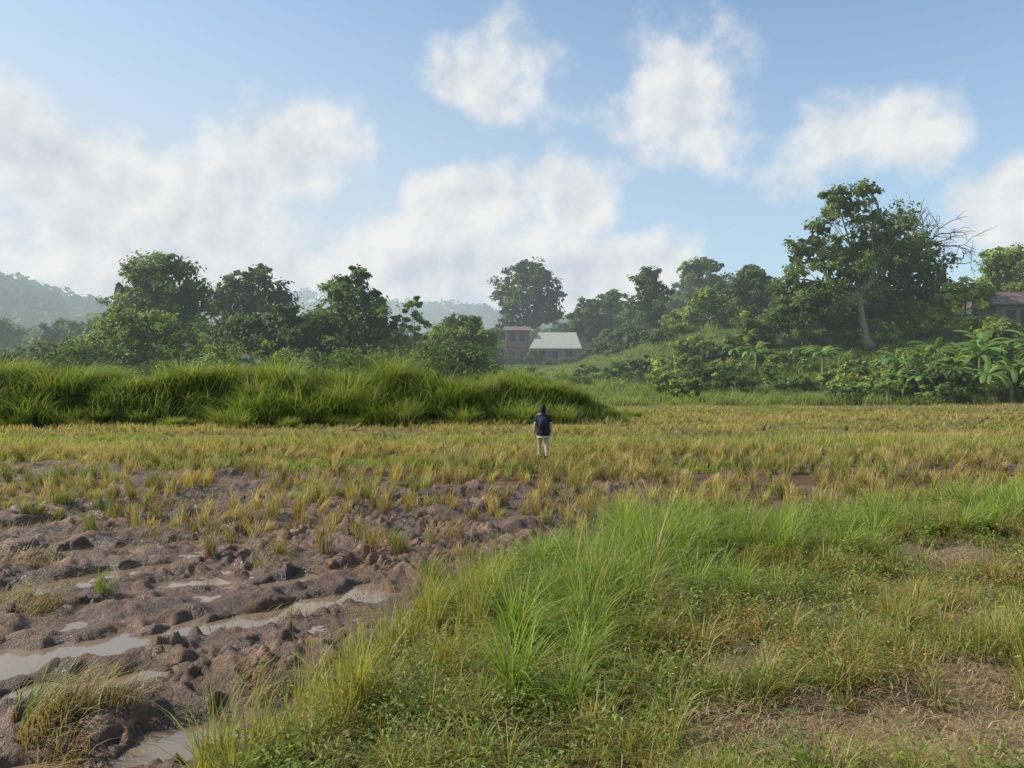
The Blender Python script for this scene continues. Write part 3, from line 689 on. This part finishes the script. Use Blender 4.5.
boxes('window_frames',[(a,b,-3.10,-3.062,z0,z1) for a,b,z0,z1 in [(-3.3,-1.9,1.1,1.2),(-3.3,-1.9,2.4,2.5),(1.9,3.3,1.1,1.2),(1.9,3.3,2.4,2.5),(-2.65,-2.55,1.2,2.4),(2.55,2.65,1.2,2.4)]],M_conc,e)
boxes('porch_posts',[(a-.1,a+.1,-4.3,-4.1,0,2.85) for a in (-4.2,-1.4,1.4,4.2)],M_white,e)
r0=5.0
polys('roof',[(-r0,-4.7,2.85),(r0,-4.7,2.85),(r0,3.8,2.85),(-r0,3.8,2.85),(-r0+1.8,-.4,5.9),(r0-.8,-.4,5.9),(-r0,-4.7,2.7),(r0,-4.7,2.7),(r0,3.8,2.7),(-r0,3.8,2.7)],
      [[0,1,5,4],[1,2,5],[2,3,4,5],[3,0,4],[0,6,7,1],[1,7,8,2],[2,8,9,3],[3,9,6,0],[9,8,7,6]],M_roof,e)
e=empty('brick_house',(1.0,147,gz(1.0,147)-.1)); e.scale=(.98,1,1.06)
boxes('walls',[(-2.2,2.2,-2.5,2.5,0,3.2),(-2.1,2.1,-2.4,2.5,3.4,6.0)],M_brick,e)
boxes('floor_slabs',[(-2.5,2.5,-2.9,2.6,3.2,3.4),(-2.5,2.5,-2.9,2.6,6.0,6.2),(-2.5,-2.3,-2.9,-2.7,0,3.2),(2.3,2.5,-2.9,-2.7,0,3.2),(-2.5,-2.3,-2.9,-2.7,3.4,6.0),(2.3,2.5,-2.9,-2.7,3.4,6.0)],M_conc,e)
boxes('windows',[(-1.5,-.5,-2.56,-2.49,1,2.3),(.5,1.5,-2.56,-2.49,.2,2.3),(-1.4,-.4,-2.46,-2.39,4.2,5.5),(.5,1.5,-2.46,-2.39,4.2,5.5)],M_dark,e)
polys('roof',[(-2.7,-3,6.21),(2.7,-3,6.21),(2.7,2.8,6.21),(-2.7,2.8,6.21),(-2.7,0,7.0),(2.7,0,7.0)],[[0,1,5,4],[2,3,4,5],[1,2,5],[3,0,4],[3,2,1,0]],M_tile,e)
e=empty('hillside_house',(57.6,86,gz(57.6,86)-.2))
boxes('walls',[(-3.2,3.2,-2.2,2.2,0,2.7)],M_conc,e)
boxes('windows',[(-2,-1,-2.26,-2.19,1,2),(1,2,-2.26,-2.19,1,2),(-.4,.4,-2.26,-2.19,.1,2.1)],M_dark,e)
polys('roof',[(-3.8,-3,2.6),(3.8,-3,2.6),(3.8,3,2.6),(-3.8,3,2.6),(-3.4,0,4.3),(3.4,0,4.3)],[[0,1,5,4],[2,3,4,5],[1,2,5],[3,0,4],[3,2,1,0]],M_tile,e)

# ------------------------------------------------------------ person walking away
px_,py_=.93,22.3
pe=empty('person',(px_,py_,gz(px_,py_)-.02))
def skin(name,verts,edges,radii,mats,root=0,sub=2,assign=None,parent=None):
    me=bpy.data.meshes.new(name); me.from_pydata(verts,edges,[]); o=bpy.data.objects.new(name,me); sc.collection.objects.link(o)
    md=o.modifiers.new('s','SKIN'); md.use_smooth_shade=True
    for i,r in enumerate(radii):
        sv=me.skin_vertices[0].data[i]; sv.radius=(r,r) if not isinstance(r,tuple) else r; sv.use_root=(i==root)
    s=o.modifiers.new('u','SUBSURF'); s.levels=sub; s.render_levels=sub
    dg=bpy.context.evaluated_depsgraph_get(); dg.update()
    nm=bpy.data.meshes.new_from_object(o.evaluated_get(dg)); o.modifiers.clear(); o.data=nm
    nm.materials.clear()
    for m in mats: nm.materials.append(m)
    for p in nm.polygons:
        p.use_smooth=True
        if assign: p.material_index=assign(p.center)
    if parent: o.parent=parent
    return o
mk_s=lambda n,c,r=.8: simplemat(n,c,r,14,.12,False)
S_skin=mk_s('skin',(.32,.19,.13),.5); S_vest=mk_s('navy_vest',(.018,.022,.035)); S_shirt=mk_s('pale_shirt',(.50,.46,.42)); S_trou=mk_s('khaki_trousers',(.42,.34,.25)); S_shoe=mk_s('rubber_boots',(.03,.03,.03),.4); S_hair=mk_s('hair',(.015,.012,.01),.5); S_cap=mk_s('dark_cap',(.022,.026,.04))
V=[(0,0,.92),(0,-.01,1.08),(0,0,1.24),(0,0,1.36),(0,0,1.43),(0,.015,1.50),(0,.02,1.58),
   (-.09,0,.86),(-.10,.10,.48),(-.10,.06,.10),(-.10,.20,.05),
   (.09,0,.86),(.10,-.02,.48),(.10,-.20,.14),(.10,-.10,.05),
   (-.17,0,1.35),(-.24,-.04,1.10),(-.25,.06,.87),(-.25,.09,.80),
   (.17,0,1.35),(.24,-.03,1.10),(.23,.10,.88),(.23,.13,.81)]
E=[(0,1),(1,2),(2,3),(3,4),(4,5),(5,6),(0,7),(7,8),(8,9),(9,10),(0,11),(11,12),(12,13),(13,14),(3,15),(15,16),(16,17),(17,18),(3,19),(19,20),(20,21),(21,22)]
Rr=[(.15,.11),(.14,.10),(.15,.11),(.12,.09),.055,.08,.085,.095,.065,.045,.04,.095,.065,.045,.04,.06,.045,.034,.034,.06,.045,.034,.034]
def asg(c):
    if c.z>1.40: return 0
    if abs(c.x)>.185 and c.z<1.36: return 0 if c.z<.90 else (2 if c.z<1.16 else 1)
    if c.z>.92: return 1 if c.z<1.38 else 0
    if c.z<.16: return 4
    return 3
skin('body',V,E,Rr,[S_skin,S_vest,S_shirt,S_trou,S_shoe],assign=asg,parent=pe)
for sx,hx,hy,hz in ((-1,-.25,.09,.80),(1,.23,.13,.81)):
    for k,(oy,L) in enumerate([(-.028,.06),(-.01,.075),(.01,.08),(.028,.07)]):
        skin('finger_%d'%k,[(hx,hy+oy*.6,hz),(hx-sx*.004,hy+oy,hz-L*.6),(hx-sx*.014,hy+oy+.008,hz-L),(hx-sx*.028,hy+oy+.012,hz-L*1.25)],[(0,1),(1,2),(2,3)],[.011,.0095,.009,.008],[S_skin],sub=1,parent=pe)
    skin('thumb',[(hx,hy+.02,hz+.02),(hx-sx*.01,hy+.05,hz-.01),(hx-sx*.02,hy+.062,hz-.04)],[(0,1),(1,2)],[.012,.011,.009],[S_skin],sub=1,parent=pe)
def loft(name,rings,mat,parent,ns=24,caps=(False,False)):
    V=[];Q=[]
    for (cx,cy,z,rx,ry) in rings:
        for k in range(ns):
            a=2*math.pi*k/ns; V.append((cx+math.cos(a)*rx,cy+math.sin(a)*ry,z))
    for i in range(len(rings)-1):
        for k in range(ns): Q.append([i*ns+k,i*ns+(k+1)%ns,(i+1)*ns+(k+1)%ns,(i+1)*ns+k])
    if caps[1]: Q.append([(len(rings)-1)*ns+k for k in range(ns)])
    if caps[0]: Q.append([k for k in range(ns)][::-1])
    L=[i for f in Q for i in f]; S=np.cumsum([0]+[len(f) for f in Q[:-1]])
    return mk(name,np.array(V),np.array(L),S,mat,smooth=True,parent=parent)
loft('vest',[(0,0,.74,.185,.145),(0,0,.76,.20,.155),(0,0,.86,.205,.155),(0,0,1.0,.19,.14),(0,0,1.14,.20,.145),(0,0,1.26,.215,.14),(0,0,1.35,.19,.115),(0,0,1.40,.12,.09),(0,0,1.44,.075,.075)],S_vest,pe)
loft('shirt_hem',[(0,0,.69,.19,.15),(0,0,.76,.19,.148)],S_shirt,pe)
loft('backpack',[(0,-.17,.95,.10,.05),(0,-.19,.97,.13,.075),(0,-.20,1.12,.14,.085),(0,-.19,1.26,.13,.075),(0,-.16,1.32,.09,.04)],S_cap,pe,caps=(True,True))
loft('head',[(0,.02,1.44,.045,.05),(0,.03,1.47,.062,.075),(0,.025,1.53,.076,.093),(0,.02,1.59,.078,.096),(0,.015,1.64,.066,.082),(0,.015,1.67,.03,.04)],S_skin,pe,caps=(True,True))
loft('hair',[(0,-.03,1.43,.06,.045),(0,-.02,1.48,.078,.07),(0,-.005,1.55,.084,.087),(0,0,1.60,.084,.09)],S_hair,pe)
loft('cap',[(0,.01,1.575,.092,.108),(0,.01,1.63,.090,.104),(0,.01,1.67,.068,.08),(0,.01,1.685,.02,.03)],S_cap,pe,caps=(False,True))
loft('cap_brim',[(0,.10,1.582,.07,.085),(0,.10,1.592,.07,.085)],S_cap,pe,caps=(True,True))
loft('nose',[(0,.118,1.515,.016,.018),(0,.113,1.535,.010,.014),(0,.105,1.56,.006,.01)],S_skin,pe,12,(True,True))
for s in (-1,1):
    loft('ear',[(s*.082,.02,1.515,.008,.015),(s*.087,.015,1.535,.01,.02),(s*.087,.012,1.56,.01,.02),(s*.08,.015,1.575,.006,.012)],S_skin,pe,10,(True,True))
    loft('eye',[(s*.03,.108,1.553,.006,.006),(s*.03,.109,1.559,.013,.009),(s*.03,.108,1.565,.006,.006)],S_shoe,pe,10,(True,True))
loft('mouth',[(0,.098,1.488,.022,.012),(0,.098,1.496,.022,.012)],mk_s('lips',(.25,.09,.08)),pe,12,(True,True))

# ------------------------------------------------------------ sun and sky
AZ,EL=math.radians(-84),math.radians(38)
S=Vector((math.sin(AZ)*math.cos(EL),math.cos(AZ)*math.cos(EL),math.sin(EL)))
ld=bpy.data.lights.new('sun','SUN'); ld.energy=5.0; ld.angle=math.radians(.6); ld.color=(1,.94,.82)
lo=bpy.data.objects.new('sun',ld); lo.rotation_euler=S.to_track_quat('Z','Y').to_euler(); lo.location=(-20,10,30); sc.collection.objects.link(lo)
w=bpy.data.worlds.new('World'); sc.world=w; w.use_nodes=True; w.node_tree.nodes.clear(); T=NT(w.node_tree)
try: w.cycles.sampling_method='MANUAL'; w.cycles.sample_map_resolution=512
except Exception: pass
out=T.new('ShaderNodeOutputWorld'); bg=T.new('ShaderNodeBackground'); bg.inputs[1].default_value=.15; T.l.new(bg.outputs[0],out.inputs[0])
sky=T.new('ShaderNodeTexSky'); sky.sky_type='NISHITA'; sky.sun_disc=False; sky.sun_elevation=EL; sky.sun_rotation=AZ%(2*math.pi); sky.air_density=1.0; sky.dust_density=1.2; sky.ozone_density=2.0
tc=T.new('ShaderNodeTexCoord'); D=tc.outputs['Generated']; sp=T.new('ShaderNodeSeparateXYZ'); T.l.new(D,sp.inputs[0])
az=T.m('MULTIPLY',T.m('ARCTAN2',sp.outputs[0],sp.outputs[1]),57.2958); el=T.m('MULTIPLY',T.m('ARCSINE',sp.outputs[2]),57.2958)
nA=T.noise(D,9,6,.55); nB=T.noise(T.vm('ADD',D,(-.016,.004,.02)),9,4,.52)
nw=T.noise(T.vm('ADD',D,(3.1,1.2,.4)),5,2); nw2=T.noise(T.vm('ADD',D,(-1.7,5.2,2.4)),5,2)
cb=T.new('ShaderNodeCombineXYZ'); T.put(cb.inputs[0],T.m('ADD',az,T.m('MULTIPLY',T.m('SUBTRACT',nw,.5),9))); T.put(cb.inputs[1],T.m('ADD',el,T.m('MULTIPLY',T.m('SUBTRACT',nw2,.5),6)))
BL=[(-2.0,21.2,6.2,4.6),(12.3,19.8,7.0,6.2),(24.4,15.8,6.6,4.8),(35,11,6,4.5),(-17,15.6,8.5,4.4),(-28,13,10,5),(-38,14,9,6),(-2.5,12.2,6.5,3.4),(4.5,13.0,5.5,3.2),(11,7.6,5.5,3.4),(-22,8,18,8),(-5,7.5,14,5.0),(4,6,10,3.6),(24,3,16,3),(-48,14,14,9),(52,16,10,6),(-75,20,16,8),(80,22,14,6),(120,18,18,7),(-130,20,20,8),(170,24,16,7)]
den=None
for a,e_,rx,ry in BL:
    v=T.vm('DIVIDE',T.vm('SUBTRACT',cb.outputs[0],(a,e_,0)),(rx,ry,1)); d=T.m('SUBTRACT',1,T.vm('LENGTH',v,out=1))
    den=d if den is None else T.m('MAXIMUM',den,d)
dn=T.m('ADD',T.m('MAXIMUM',den,-.6),T.m('MULTIPLY',T.m('SUBTRACT',nA,.5),2.0))
al=T.mr(dn,.0,.60,0,1,True); al=T.m('MULTIPLY',al,.93)
shade=T.m('ADD',T.m('MULTIPLY',T.m('SUBTRACT',nA,nB),4.5),T.mr(dn,.3,1.1,.85,.35),clamp=True)
cc=T.mix(shade,(4.15,4.5,4.95,1),(5.9,5.9,5.8,1))
veil=T.m('MULTIPLY',T.mr(el,0,42,1.10,0,True),T.mr(az,-48,30,1.30,.55,True),clamp=True); veil=T.m('MULTIPLY',veil,.92)
skt=T.mix(1,sky.outputs[0],(.90,1.18,1.26,1),'MULTIPLY')
skc=T.mix(veil,skt,(4.4,4.95,5.35,1))
fin=T.mix(al,skc,cc); T.l.new(fin,bg.inputs[0])

# ------------------------------------------------------------ camera
cd=bpy.data.cameras.new('camera'); cd.sensor_width=36; cd.lens=36*745/1024; cd.clip_end=6000; cd.clip_start=.05
co=bpy.data.objects.new('camera',cd); co.location=(0,0,2.6); co.rotation_euler=(math.radians(90-.92),0,0); sc.collection.objects.link(co); sc.camera=co
